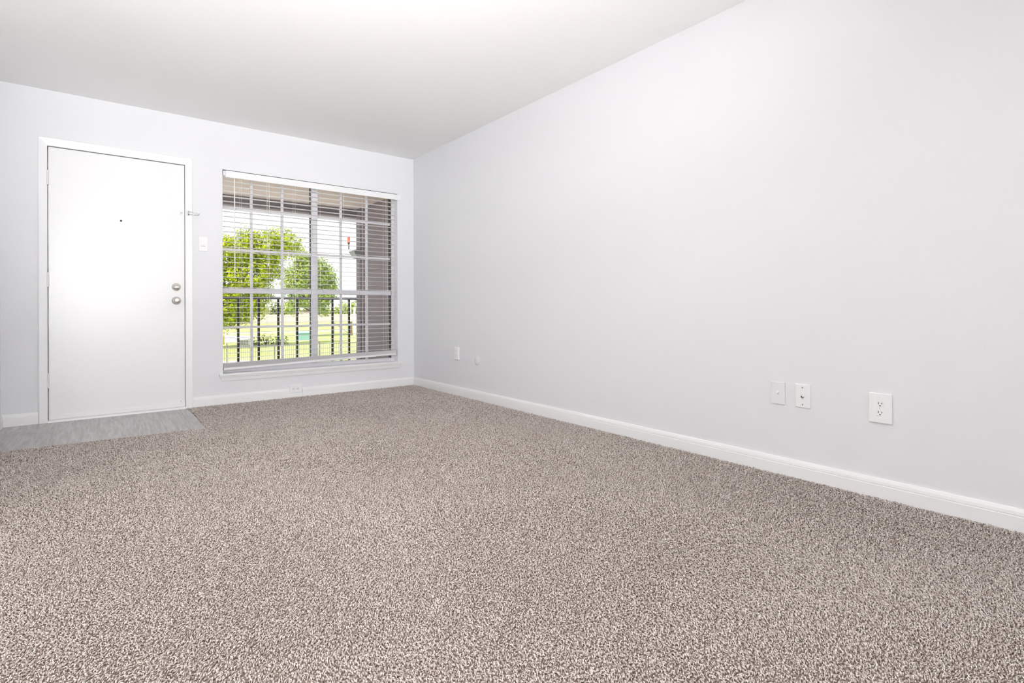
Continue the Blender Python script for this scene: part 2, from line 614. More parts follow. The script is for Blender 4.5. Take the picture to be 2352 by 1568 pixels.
# jamb lining behind the slab
MB().box(DX0 - 0.001, DX0 + 0.012, 0.046, WT, -0.006, DZ1).box(DX1 - 0.012, DX1 + 0.001, 0.046, WT, -0.006, DZ1).box(DX0, DX1, 0.046, WT, DZ1 - 0.012, DZ1 + 0.001).build('door_stop', 'trim_white', trim)
MB().box(DX0, DX1, 0.14, WT, -0.006, DZ1).build('weather_seal', 'seal_shade_black', trim)

door = root('door_1', (-2.55, 0, 0))
struct(door, 'plain white flush entry door with nickel knob')
dl = (2.55, 0, 0)


def dpart(mb_, name, mat, smooth=False, bevel=0.0, parent=None):
    o = mb_.build(name, mat, None, smooth, bevel)
    o.location = dl if parent is None else (0, 0, 0)
    o.parent = door if parent is None else parent
    return o


SX0, SX1 = DX0 + 0.0055, DX1 - 0.0035
slab = dpart(MB().box(SX0, SX1, 0.004, 0.044, 0.020, DZ1 - 0.0055), 'slab', 'door_white', bevel=0.0015)
for zc in (1.797, 1.045, 0.300):
    h = MB()
    for k in range(5):
        z0 = zc - 0.052 + k * 0.0208
        h.lathe([(0.0062, 0), (0.0066, 0.001), (0.0066, 0.0195), (0.0062, 0.0203)], (DX0 + 0.002, -0.0085, z0), (0, 0, 1), 12)
    h.lathe([(0.003, 0), (0.0055, 0.001), (0.0055, 0.004), (0.002, 0.006)], (DX0 + 0.002, -0.0085, zc + 0.052), (0, 0, 1), 12)
    h.box(DX0 + 0.004, DX0 + 0.010, -0.004, 0.004, zc - 0.05, zc + 0.05)
    dpart(h, 'hinge', 'painted_metal')
KX = -2.184
kn = dpart(MB().lathe([(0.033, 0), (0.033, 0.004), (0.030, 0.008), (0.014, 0.011), (0.0115, 0.026), (0.016, 0.032), (0.0255, 0.040), (0.0275, 0.050), (0.0255, 0.060), (0.018, 0.066), (0.006, 0.068)], (KX, 0.004, 0.897), (0, -1, 0), 28), 'knob', 'satin_nickel', True)
db = dpart(MB().lathe([(0.032, 0), (0.032, 0.005), (0.029, 0.010), (0.026, 0.012), (0.012, 0.013), (0.010, 0.018), (0.004, 0.018)], (KX, 0.004, 1.010), (0, -1, 0), 28), 'deadbolt', 'satin_nickel', True)
t = MB().prism([(KX - 0.021, 1.008), (KX - 0.012, 1.0025), (KX, 1.0005), (KX + 0.012, 1.0025), (KX + 0.021, 1.008), (KX + 0.012, 1.0125), (KX, 1.0145), (KX - 0.012, 1.0125)], -0.026, -0.014, 'y').build('thumb_turn', 'satin_nickel', db, bevel=0.002)
dpart(MB().lathe([(0.0075, 0), (0.0075, 0.002), (0.005, 0.003)], (-2.551, 0.004, 1.523), (0, -1, 0), 16), 'peephole', 'slot_dark')
dpart(MB().box(SX0, SX1, -0.004, 0.006, 0.012, 0.046), 'door_sweep', 'trim_white', bevel=0.002)
dpart(MB().prism([(-0.022, -0.006), (0.05, -0.006), (0.05, 0.011), (0.0, 0.011), (-0.016, 0.004)], DX0 + 0.001, DX1 - 0.001, 'x'), 'threshold', 'trim_white')
dpart(MB().box(SX1 - 0.0005, DX1 - 0.0005, 0.0045, 0.03, 0.86, 0.935), 'strike_plate', 'seal_shade_black')
dpart(MB().lathe([(0.002, 0), (0.003, 0.0012), (0.001, 0.0016)], (SX1 - 0.03, 0.0045, 0.058), (0, -1, 0), 10), 'nail', 'slot_dark')

# swing-bar door guard: knob plate on the slab, U bar hinged on the casing
guard = root('door_guard', (-2.10, -0.012, 1.630))
tag(guard, 'thin chrome swing-bar door guard at the upper right of the door', 'door guard')


def gp(mb_, name, mat, smooth=False, bevel=0.0):
    o = mb_.build(name, mat, None, smooth, bevel)
    o.location = (2.10, 0.012, -1.630)
    o.parent = guard
    return o


gp(MB().box(-2.112, -2.088, -0.017, -0.009, 1.606, 1.652), 'hinge_plate', 'painted_metal', bevel=0.0015)
zz = 1.630
ub = [(-2.098, -0.021, zz - 0.011), (-2.060, -0.0225, zz - 0.0105), (-2.032, -0.024, zz - 0.010)]
ub += [(-2.032 + 0.010 * math.sin(a), -0.024, zz - 0.010 * math.cos(a)) for a in [math.pi * k / 8 for k in range(1, 8)]]
ub += [(-2.032, -0.024, zz + 0.010), (-2.060, -0.0225, zz + 0.0105), (-2.098, -0.021, zz + 0.011)]
gp(MB().tube(ub, 0.0028, 8), 'swing_bar', 'chrome', True)
gp(MB().tube([(-2.098, -0.020, zz - 0.018), (-2.098, -0.020, zz + 0.018)], 0.005, 10), 'pivot_barrel', 'chrome', True)
gp(MB().box(-2.160, -2.140, -0.0005, 0.0042, 1.608, 1.652), 'catch_plate', 'painted_metal', bevel=0.001)
gp(MB().lathe([(0.004, 0), (0.003, 0.010), (0.006, 0.014), (0.007, 0.018), (0.004, 0.023)], (-2.150, -0.0005, 1.630), (0.25, -1, 0), 12), 'catch_knob', 'painted_metal', True)

# ------------------------------------------------------------------ window
win = root('window_1', (-1.016, 0.1, WZ0))
struct(win, 'white twin window with colonial grid bars')


def wp(mb_, name, mat, smooth=False, bevel=0.0):
    o = mb_.build(name, mat, None, smooth, bevel)
    o.location = (1.016, -0.1, -WZ0)
    o.parent = win
    return o


FY0, FY1 = 0.085, 0.145
GY = 0.115
wp(MB().box(WX0, WX0 + 0.008, FY0, FY1, WZ0, WZ1).box(WX1 - 0.03, WX1, FY0, FY1, WZ0, WZ1).box(WX0 + 0.008, WX1 - 0.03, FY0, FY1, WZ1 - 0.03, WZ1)
   .box(WX0 + 0.008, WX1 - 0.03, FY0, FY1, WZ0, WZ0 + 0.034), 'frame', 'vinyl_frame')
wp(MB().box(-1.056, -1.003, 0.078, 0.118, WZ0 + 0.03, WZ1 - 0.02), 'mullion', 'vinyl_frame', bevel=0.003)
wp(MB().box(-1.058, -1.001, 0.118, 0.158, WZ0 + 0.03, WZ1 - 0.02), 'outer_mullion', 'seal_shade_black')
wp(MB().box(WX1 - 0.036, WX1 - 0.030, 0.10, 0.15, WZ0 + 0.034, WZ1 - 0.03), 'frame_shade_strip', 'seal_shade_black')  # black strip standing in for the shadow along the right frame
ZR0, ZR1 = 0.966, 1.012
LX = [(WX0 + 0.008, -1.056), (-1.003, WX1 - 0.036)]
MUNT = [(-1.590, -1.323), (-0.760, -0.487)]
ZU = (1.357, 1.727)
ZLO = (0.660,)
for (x0, x1), (ma, mb2) in zip(LX, MUNT):
    wp(MB().box(x0, x1, 0.085, 0.122, ZR0, ZR1), 'meeting_rail', 'vinyl_frame', bevel=0.004)
    wp(MB().box(x0 + 0.05, x0 + 0.09, 0.07, 0.086, ZR0 + 0.022, ZR1 + 0.004), 'sash_lock', 'vinyl_frame', bevel=0.003)
    for mx_ in (ma, mb2):
        wp(MB().box(mx_ - 0.0105, mx_ + 0.0105, GY - 0.011, GY + 0.011, ZR1, WZ1 - 0.03), 'muntin', 'vinyl_frame')
        wp(MB().box(mx_ - 0.0105, mx_ + 0.0105, GY - 0.011, GY + 0.011, WZ0 + 0.034, ZR0), 'muntin', 'vinyl_frame')
    cols = [x0, ma, mb2, x1]
    rows_u = [ZR1, ZU[0], ZU[1], WZ1 - 0.03]
    rows_l = [WZ0 + 0.034, ZLO[0], ZR0]
    for rows in (rows_l, rows_u):
        for zm in rows[1:-1]:
            for i in range(3):
                a = cols[i] + (0.0105 if i else 0)
                c = cols[i + 1] - (0.0105 if i < 2 else 0)
                wp(MB().box(a, c, GY - 0.010, GY + 0.010, zm - 0.0105, zm + 0.0105), 'muntin', 'vinyl_frame')
        for i in range(3):
            for j in range(len(rows) - 1):
                wp(MB().box(cols[i] + 0.002, cols[i + 1] - 0.002, GY - 0.0015, GY + 0.0015, rows[j] + 0.002, rows[j + 1] - 0.002), 'pane', 'window_glass')

# stool and apron
SLX0, SLX1 = -1.874, -0.153
wp(MB().box(WX0 + 0.0005, WX1 - 0.0005, -0.001, 0.0845, WZ0 - 0.018, WZ0 - 0.001).box(SLX0, SLX1, -0.034, 0.0, WZ0 - 0.018, WZ0 - 0.001), 'stool', 'trim_white', bevel=0.003)
ap = MB()
za, zb = WZ0 - 0.018, 0.198
pf = [(0.0, 0), (0.022, 0), (0.022, 0.012), (0.018, 0.016), (0.012, 0.045), (0.008, 0.0465), (0.0, 0.0465)]
v, f = [], []
for side in (0, 1):
    for d, dz in pf:
        xx = (SLX0 + 0.003 + 0.021 * dz / 0.0465) if side == 0 else (SLX1 - 0.003 - 0.027 * dz / 0.0465)
        v.append((xx, -d, za - dz))
k = len(pf)
f = [(i, (i + 1) % k, k + (i + 1) % k, k + i) for i in range(k)] + [tuple(range(k)), tuple(reversed(range(k, 2 * k)))]
ap.v, ap.f = v, f
wp(ap, 'apron', 'trim_white')

# ------------------------------------------------------------------ blind
BY = 0.036
blind = root('window_blind', (-1.02, BY, WZ1))
tag(blind, 'white horizontal slat blind hanging open in the window', 'blind')


def bp(mb_, name, mat, smooth=False, bevel=0.0):
    o = mb_.build(name, mat, None, smooth, bevel)
    o.location = (1.02, -BY, -WZ1)
    o.parent = blind
    return o


bp(MB().box(-1.836, -0.196, 0.006, 0.062, 1.992, 2.034), 'headrail', 'slat_white', bevel=0.002)
bp(MB().box(-1.820, -0.156, -0.016, -0.008, 1.976, 2.034).box(-1.820, -1.812, -0.009, 0.004, 1.976, 2.034).box(-0.164, -0.156, -0.009, -0.001, 1.976, 2.034), 'valance', 'valance_white', bevel=0.0025)
# one slat mesh, shared
sw, th, crown = 0.047, 0.0019, 0.0015
SLX_0, SLX_1 = -1.834, -0.203
hl = (SLX_1 - SLX_0) / 2
mid = (SLX_0 + SLX_1) / 2
poly = []
ks = [-1, -0.5, 0, 0.5, 1]
for kk in ks:
    poly.append((kk * sw / 2, crown * (1 - kk * kk)))
for kk in reversed(ks):
    poly.append((kk * sw / 2, crown * (1 - kk * kk) - th))
slat0 = MB().prism(poly, -hl, hl, 'x').build('slat', 'slat_white', blind)
slat0.parent = blind
PITCH = 0.0445
zs = [1.952 - PITCH * i for i in range(36)]
zs = [z for z in zs if z > 0.385]
for i, z in enumerate(zs):
    o = slat0 if i == 0 else copy_mesh(slat0, 'slat', blind)
    lowf = max(0.0, (0.75 - z) / 0.4)
    o.location = (mid + 1.02, 0.0008 * math.sin(i * 2.3), z - WZ1)
    o.rotation_euler = (math.radians(0.8 * math.sin(i * 1.7)), math.radians(-0.25 * lowf + 0.04 * math.sin(i * 3.1)), 0)
# stacked slats on the tilted bottom rail
TILT = math.atan2(0.044, 1.64)
zb0 = 0.311
for i in range(10):
    o = copy_mesh(slat0, 'slat', blind, (mid + 1.02, 0.001 * math.sin(i * 2.1), zb0 + 0.0225 + 0.0036 * i - WZ1), (0, -TILT * (1 - 0.03 * i), 0))
br = MB().prism([(-0.026, -0.008), (-0.022, -0.011), (0.022, -0.011), (0.026, -0.008), (0.026, 0.006), (0.022, 0.010), (-0.022, 0.010), (-0.026, 0.006)], -hl, hl, 'x').build('bottom_rail', 'slat_white', blind)
br.location = (mid + 1.02, 0, zb0 + 0.010 - WZ1)
br.rotation_euler = (0, -TILT, 0)
# ladder cords: a front and a back string at each ladder
LXS = (-1.690, -1.462, -1.232, -1.000, -0.770, -0.545, -0.318)
for x in LXS:
    ztop = 1.992
    zbot = zb0 + math.tan(TILT) * (x - mid) + 0.02
    bp(MB().tube([(x, BY - 0.0262, ztop), (x, BY - 0.0262, zbot)], 0.0010, 5).tube([(x - 0.006, BY + 0.0262, ztop), (x - 0.006, BY + 0.0262, zbot)], 0.0010, 5), 'ladder_cord', 'cord_white')
for x in (-0.530, -0.305):
    bp(MB().tube([(x, BY - 0.0275, 1.992), (x + 0.004, BY - 0.0275, 1.2), (x + 0.012, BY - 0.0275, zb0 + 0.04)], 0.0011, 5), 'lift_cord', 'cord_white')
bp(MB().tube([(-1.748, -0.006, 1.976), (-1.748, -0.004, 1.95), (-1.747, -0.003, 1.11), (-1.747, -0.003, 1.10)], [0.0025, 0.0042, 0.0042, 0.0055], 8), 'tilt_wand', 'cord_white')
bp(MB().tube([(-1.482, -0.004, 1.976), (-1.478, -0.004, 1.40), (-1.474, -0.004, 1.245)], 0.0010, 5).tube([(-1.462, -0.004, 1.976), (-1.466, -0.004, 1.40), (-1.472, -0.004, 1.245)], 0.0010, 5), 'pull_cord', 'cord_white')
bp(MB().lathe([(0.002, 0), (0.0045, -0.006), (0.0065, -0.028), (0.0045, -0.034), (0.002, -0.035)], (-1.473, -0.004, 1.246), (0, 0, 1), 12), 'tassel', 'cord_white', True)

# ------------------------------------------------------------------ wall plates


def plate_on_wall(name, label, cat, centre, side, w, h, th, mat, bev=0.003, roll=0.0):
    """side 'back' (faces -y) or 'right' (faces -x). Returns (root, adder); local u = across, v = up, d = out from wall"""
    r = root(name, centre)
    tag(r, label, cat)
    rot = (0, 0, 0) if side == 'back' else (0, 0, -math.pi / 2)
    # local frame: x across, -y out of the wall, z up
    r.rotation_euler = (0, roll, rot[2]) if side == 'back' else (roll, 0, rot[2])
    pl = MB().box(-w / 2, w / 2, -th, 0, -h / 2, h / 2).build('cover_plate', mat, r, bevel=bev)
    return r


def screw(r, u, v, d, mat='chrome'):
    s = MB().lathe([(0.0036, 0), (0.0036, 0.0008), (0.0028, 0.0014)], (u, -d, v), (0, -1, 0), 12).build('screw', mat, r)
    MB().box(u - 0.0004, u + 0.0004, -d - 0.0016, -d - 0.0013, v - 0.003, v + 0.003).build('slot', 'slot_dark', s)


def receptacle(r, v, d, rot90=False, mat='plastic_white', u=0.0):
    def q(a, b):
        return (u + b, v - a) if rot90 else (u + a, v + b)
    # round face, flattened top and bottom
    pts = []
    for k in range(24):
        an = 2 * math.pi * k / 24
        a, b_ = 0.0172 * math.cos(an), max(-0.0142, min(0.0142, 0.0172 * math.sin(an)))
        pts.append(q(a, b_))
    face = MB().prism(pts, -d - 0.0012, -d + 0.001, 'y').build('receptacle', mat, r)
    for a, hh in ((-0.0064, 0.0045), (0.0064, 0.0038)):
        (xa, za) = q(a - 0.0012, 0.002 - hh)
        (xb, zb_) = q(a + 0.0012, 0.002 + hh)
        MB().box(min(xa, xb), max(xa, xb), -d - 0.0016, -d - 0.001, min(za, zb_), max(za, zb_)).build('slot', 'slot_dark', face)
    (xc, zc_) = q(0, -0.0085)
    MB().lathe([(0.0026, 0), (0.0026, 0.0006)], (xc, -d - 0.001, zc_), (0, -1, 0), 12).build('ground_hole', 'slot_dark', face)


# light switch beside the door
sw_ = plate_on_wall('light_switch', 'white light switch plate between the door and the window', 'light switch', (-1.990, 0, 1.381), 'back', 0.068, 0.124, 0.008, 'plastic_white')
MB().box(-0.017, 0.017, -0.0105, -0.007, -0.034, 0.034).build('rocker', 'plastic_white', sw_, bevel=0.001)
MB().box(-0.015, 0.015, -0.0109, -0.0102, -0.0195, -0.0170).build('slit', 'slot_dark', sw_)

# outlet lying sideways in the baseboard under the window
o_ = plate_on_wall('wall_outlet', 'paint-spattered white outlet lying sideways in the baseboard below the window', 'outlet', (-1.235, 0, 0.0745), 'back', 0.117, 0.075, 0.010, 'plastic_white')
receptacle(o_, 0.0, 0.010, True, u=-0.0195)
receptacle(o_, 0.0, 0.010, True, u=0.0195)
screw(o_, 0, 0, 0.010, 'plastic_white')

# outlet near the far corner of the right wall
o_ = plate_on_wall('wall_outlet', 'narrow white outlet plate on the right wall nearest the room corner', 'outlet', (0, -0.886, 0.397), 'right', 0.070, 0.120, 0.013, 'plastic_white')
receptacle(o_, 0.0195, 0.013)
receptacle(o_, -0.0195, 0.013)
screw(o_, 0, 0, 0.013, 'plastic_white')

# round blank cover painted like the wall
r_ = root('round_cover', (0, -1.222, 0.355))
tag(r_, 'round wall-coloured cover low on the right wall near the corner', 'cover plate')
r_.rotation_euler = (0, 0, -math.pi / 2)
MB().lathe([(0.041, 0), (0.041, 0.004), (0.038, 0.0065), (0.030, 0.009), (0.010, 0.010), (0.001, 0.010)], (0, 0, 0), (0, -1, 0), 32).build('disc', 'plastic_painted', r_, smooth=True)
screw(r_, 0, 0, 0.010, 'plastic_painted')

r_ = plate_on_wall('blank_plate', 'wall-coloured jack plate left of the white cable plate', 'cover plate', (0, -3.898, 0.398), 'right', 0.070, 0.113, 0.006, 'plastic_painted')
MB().lathe([(0.006, 0), (0.006, 0.004), (0.0045, 0.006), (0.001, 0.006)], (0, -0.006, 0.002), (0, -1, 0), 16).build('jack', 'plastic_painted', r_)

r_ = plate_on_wall('cable_plate', 'white cable socket plate with two screws and metal connector', 'cable socket', (0, -4.016, 0.3975), 'right', 0.070, 0.114, 0.006, 'plastic_white', roll=math.radians(0.4))
screw(r_, 0, 0.0415, 0.006)
screw(r_, 0, -0.0415, 0.006)
j = MB().lathe([(0.0075, 0), (0.0075, 0.003), (0.0048, 0.0032), (0.0048, 0.010), (0.0035, 0.0102), (0.0035, 0.006)], (0, -0.006, -0.002), (0, -1, 0), 20).build('connector', 'chrome', r_)
MB().lathe([(0.0034, 0), (0.0034, 0.0005)], (0, -0.0155, -0.002), (0, -1, 0), 12).build('bore', 'slot_dark', j)

r_ = plate_on_wall('wall_outlet', 'large white double outlet on the right wall nearest the viewer', 'outlet', (0, -4.338, 0.387), 'right', 0.088, 0.130, 0.009, 'plastic_white', roll=math.radians(-0.6))
receptacle(r_, 0.0195, 0.009)
receptacle(r_, -0.0195, 0.009)
screw(r_, 0, 0, 0.009, 'plastic_white')

# ------------------------------------------------------------------ balcony
BYE = 1.50          # outer edge of the balcony
CX = -0.040         # face of the storage closet
struct(MB().box(-4.2, 1.2, WT, BYE + 0.12, -0.30, -0.10).build('balcony_floor', 'balcony_concrete'), 'concrete balcony floor outside the window')
roof = root('balcony_roof', (-1.5, 0.8, 2.1))
struct(roof, 'beige balcony ceiling with taupe edge beam above the railing')
o = MB().box(-4.2, CX - 0.001, WT, BYE, 2.115, 2.20).build('soffit', 'soffit_beige', roof)
o.location = (1.5, -0.8, -2.1)
o = MB().box(-4.2, 1.2, BYE, BYE + 0.14, 2.010, 2.45).build('beam', 'beam_taupe', roof)
o.location = (1.5, -0.8, -2.1)
o = MB().box(-1.515, -1.500, BYE - 0.003, BYE, 2.012, 2.114).build('joint_strip', 'trim_taupe', roof)
o.location = (1.5, -0.8, -2.1)
o = MB().box(-4.2, 1.2, WT, BYE + 0.14, 2.45, 2.60).build('deck', 'beam_taupe', roof)
o.location = (1.5, -0.8, -2.1)

closet = root('balcony_closet', (CX + 0.5, 0.8, -0.1))
tag(closet, 'taupe lap-sided storage closet at the right end of the balcony', 'closet')


def cp(mb_, name, mat, bevel=0.0):
    o = mb_.build(name, mat, None, False, bevel)
    o.location = (-(CX + 0.5), -0.8, 0.1)
    o.parent = closet
    return o


cp(MB().box(CX + 0.012, 1.19, WT, BYE - 0.012, -0.10, 2.45), 'core', 'siding_taupe')
zc = -0.10
while zc < 2.13:
    z1 = min(zc + 0.205, 2.19)
    cp(MB().prism([(CX - 0.004, zc), (CX + 0.012, zc), (CX + 0.012, z1), (CX + 0.005, z1)], WT, 1.255, 'y'), 'siding_board', 'siding_taupe')
    zc += 0.20
cp(MB().box(CX - 0.008, CX + 0.011, 1.255, 1.335, -0.10, 2.115), 'corner_trim', 'siding_taupe')
cp(MB().box(CX - 0.016, CX + 0.011, 1.340, 1.400, -0.10, 2.115), 'corner_trim', 'trim_taupe')
cp(MB().box(CX - 0.010, CX + 0.08, 1.405, BYE, -0.10, 2.115), 'corner_trim', 'trim_taupe')

lan = root('wall_lantern', (CX - 0.016, 1.37, 1.53))
tag(lan, 'grey tapered wall lantern on the taupe closet corner', 'lantern')


def frustum(mb_, x0t, x1t, y0t, y1t, zt, x0b, x1b, y0b, y1b, zb):
    n = len(mb_.v)
    mb_.v += [(x0b, y0b, zb), (x1b, y0b, zb), (x1b, y1b, zb), (x0b, y1b, zb), (x0t, y0t, zt), (x1t, y0t, zt), (x1t, y1t, zt), (x0t, y1t, zt)]
    mb_.f += [tuple(n + i for i in q) for q in ((0, 3, 2, 1), (4, 5, 6, 7), (0, 1, 5, 4), (1, 2, 6, 5), (2, 3, 7, 6), (3, 0, 4, 7))]
    return mb_


frustum(MB(), -0.112, 0.0, -0.10, 0.10, 0.028, -0.062, 0.0, -0.06, 0.06, -0.062).build('shade', 'lantern_grey', lan, bevel=0.003)
MB().box(-0.075, 0.0, -0.055, 0.055, 0.028, 0.046).build('cap', 'lantern_dark', lan, bevel=0.003)
MB().lathe([(0.012, 0), (0.012, -0.012), (0.004, -0.02)], (-0.035, 0, -0.062), (0, 0, 1), 12).build('finial', 'lantern_dark', lan)

rail = root('balcony_railing', (-1.5, BYE - 0.03, -0.1))
tag(rail, 'grey topped balcony railing with black vertical bars outside the window', 'railing')


def rp_(mb_, name, mat, bevel=0.0):
    o = mb_.build(name, mat, None, False, bevel)
    o.location = (1.5, -(BYE - 0.03), 0.1)
    o.parent = rail
    return o


rp_(MB().box(-4.2, CX - 0.016, BYE - 0.05, BYE - 0.005, 0.937, 0.966), 'top_rail', 'rail_grey', bevel=0.003)
rp_(MB().box(-4.2, CX - 0.016, BYE - 0.045, BYE - 0.01, -0.02, 0.01), 'bottom_rail', 'rail_grey', bevel=0.003)
xb = -0.159
b0 = None
while xb > -2.6:
    if b0 is None:
        b0 = MB().box(-0.0115, 0.0115, -0.0115, 0.0115, 0.0, 0.927).build('baluster', 'baluster_black', rail)
        bo = b0
    else:
        bo = copy_mesh(b0, 'baluster', rail)
    bo.location = (xb + 1.5, 0.0025, 0.11)
    xb -= 0.215

# ------------------------------------------------------------------ grounds (second floor view: lawn 2.4 m below)
GZ = -2.4
struct(MB().box(-80, 140, 3.0, 190, GZ - 0.5, GZ).build('ground_lawn', 'lawn_grass'), 'sunlit yellow-green lawn outside')
struct(MB().box(-60, 60, 3.0, 21.0, GZ, GZ + 0.02).build('ground_bounce', 'concrete_path'), 'unseen pale slab added below the balcony to bounce light')  # out of view, added so neutral light bounces up to the soffit
struct(MB().prism([(-20, 52), (9.2, 51), (9.4, 55), (12, 62), (9, 66), (-20, 68)], GZ, GZ + 0.02, 'z').build('ground_paving', 'concrete_path'), 'pale concrete paving under the big tree')
struct(MB().prism([(-10, 31.5), (4.2, 30.9), (5.6, 28.6), (7.6, 28.2), (8.3, 29.4), (13, 26.5), (13, 25.5), (8.2, 28.0), (5.4, 27.2), (3.5, 29.9), (-10, 30.3)], GZ, GZ + 0.02, 'z').build('ground_path', 'concrete_path'), 'narrow pale path curving over the lawn')
struct(MB().prism([(-30, 71), (120, 64), (120, 67), (-30, 74)], GZ, GZ + 0.02, 'z').build('ground_lane', 'concrete_path'), 'pale lane in front of the far wooden fence')


def picket_fence():
    r = root('picket_fence', (2.87, 28.0, GZ))
    tag(r, 'thin dark metal picket fence across the near lawn', 'fence')
    p0, p1 = Vector((0.3, 28.45)), Vector((12.0, 25.6))
    d = (p1 - p0)
    ln = d.length
    d /= ln
    ang = math.atan2(d.y, d.x)
    off = Vector((2.87, 28.0))
    pk = MB().box(-0.009, 0.009, -0.009, 0.009, 0.04, 1.17).build('picket', 'fence_metal', r)
    first = True
    s = 0.0
    while s < ln:
        q = p0 + d * s - off
        o = pk if first else copy_mesh(pk, 'picket', r)
        first = False
        o.location = (q.x, q.y, 0)
        o.rotation_euler = (0, 0, ang)
        s += 0.105
    po = MB().box(-0.03, 0.03, -0.03, 0.03, 0.0, 1.27).build('post', 'fence_metal', r)
    first = True
    s = 0.2
    while s < ln:
        q = p0 + d * s - off
        o = po if first else copy_mesh(po, 'post', r)
        first = False
        o.location = (q.x, q.y, 0)
        o.rotation_euler = (0, 0, ang)
        s += 2.44
    for z in (0.14, 1.11):
        q = p0 - off
        o = MB().box(0, ln, -0.017, 0.017, z - 0.02, z + 0.02).build('fence_rail', 'fence_metal', r)
        o.location = (q.x, q.y, 0)
        o.rotation_euler = (0, 0, ang)


picket_fence()


def chain_fence():
    r = root('chain_link_fence', (15.3, 58, GZ))
    tag(r, 'faint wire fence with thin posts crossing the middle of the lawn', 'fence')
    for i in range(-3, 4):
        MB().tube([(i * 4.2, 0, 0), (i * 4.2, 0, 1.62)], 0.035, 6).build('post', 'chain_metal', r)
    MB().tube([(-12.6, 0, 1.6), (12.6, 0, 1.6)], 0.02, 6).build('top_tube', 'chain_metal', r)
    MB().tube([(4.2, 0, 1.45), (6.0, 0, 0.15)], 0.03, 6).build('brace', 'chain_metal', r)
    w = MB()
    for i in range(-84, 85):
        w.tube([(i * 0.15, 0, 0.03), (i * 0.15, 0, 1.6)], 0.006, 3)
    o = w.build('wire_mesh', 'chain_metal', r)
    o['kind'] = 'stuff'


chain_fence()


def wood_fence():
    r = root('wooden_fence', (30, 112, GZ))
    tag(r, 'long pinkish wooden board fence far behind the lawn', 'fence')
    bd = MB().box(-0.145, 0.145, -0.012, 0.012, 0.05, 1.95).build('board', 'fence_wood', r)
    n = 0
    for i in range(-52, 60):
        o = bd if n == 0 else copy_mesh(bd, 'board', r)
        n += 1
        o.location = (i * 0.30, 0.02 * math.sin(i * 1.7), 0.03 * math.sin(i * 2.9))
    for z in (0.4, 1.6):
        MB().box(-15.7, 17.8, 0.014, 0.06, z, z + 0.09).build('fence_rail', 'fence_wood', r)


wood_fence()


def foliage(name, mat, blobs, n_leaf, size, parent, off, seed):
    rs = np.random.RandomState(seed)
    vol = np.array([b[3] * b[4] * b[5] for b in blobs]) ** 0.75
    per = 22                                   # leaves come in clumps on the twigs
    cnt = np.maximum(1, (vol / vol.sum() * n_leaf / per).astype(int))
    P, N = [], []
    for b, c in zip(blobs, cnt):
        u = rs.normal(size=(c, 3))
        u /= np.linalg.norm(u, axis=1)[:, None]
        rr = rs.uniform(0.5, 1.12, c) ** 0.7
        cc = np.array(b[:3]) + u * rr[:, None] * np.array(b[3:6])
        cr = size * rs.uniform(1.8, 3.8, c)
        w = rs.normal(size=(c, per, 3)) * 0.6 * cr[:, None, None]
        P.append((cc[:, None, :] + w).reshape(-1, 3))
        un = np.repeat(u[:, None, :], per, 1) + 0.9 * w / cr[:, None, None]
        N.append((un + rs.normal(size=(c, per, 3)) * 0.5 + np.array([0, 0, 0.5])).reshape(-1, 3))
    P = np.concatenate(P) - np.array(off)
    N = np.concatenate(N)
    N /= np.linalg.norm(N, axis=1)[:, None]
    n = len(P)
    t = np.cross(N, rs.normal(size=(n, 3)))
    t /= np.linalg.norm(t, axis=1)[:, None]
    bt = np.cross(N, t)
    s = size * rs.uniform(0.6, 1.35, n)[:, None]
    # each sprig: a bent leaf-shaped card of two folded halves
    V = np.stack([P - t * s, P - bt * s * 0.42 + N * s * 0.12, P + t * s, P + bt * s * 0.42 + N * s * 0.12], 1).reshape(-1, 3)
    fa = []
    for i in range(n):
        k = 4 * i
        fa.append((k, k + 1, k + 2))
        fa.append((k, k + 2, k + 3))
    o = mesh_obj(name, V, fa, mat, parent)
    o['kind'] = 'stuff'
    return o


def tree(name, label, base, blobs, mat, n_leaf, size, trunk_r, limbs, seed):
    r = root(name, base)
    tag(r, label, 'tree', None)
    bx, by, bz = base
    top = limbs[0]
    MB().tube([(0, 0, -0.05), (0.06, 0.05, 0.9), (top[0] - bx, top[1] - by, top[2] - bz)], [trunk_r * 1.25, trunk_r, trunk_r * 0.7], 10).build('trunk', 'bark', r, smooth=True)
    for l in limbs[1:]:
        a = Vector((top[0] - bx, top[1] - by, top[2] - bz))
        c = Vector((l[0] - bx, l[1] - by, l[2] - bz))
        m1 = a.lerp(c, 0.5) + Vector((0, 0, 0.35 * (c - a).length * 0.3))
        MB().tube([tuple(a), tuple(m1), tuple(c)], [trunk_r * 0.55, trunk_r * 0.35, trunk_r * 0.12], 7).build('limb', 'bark', r, smooth=True)
    foliage('foliage', mat, blobs, n_leaf, size, r, base, seed)


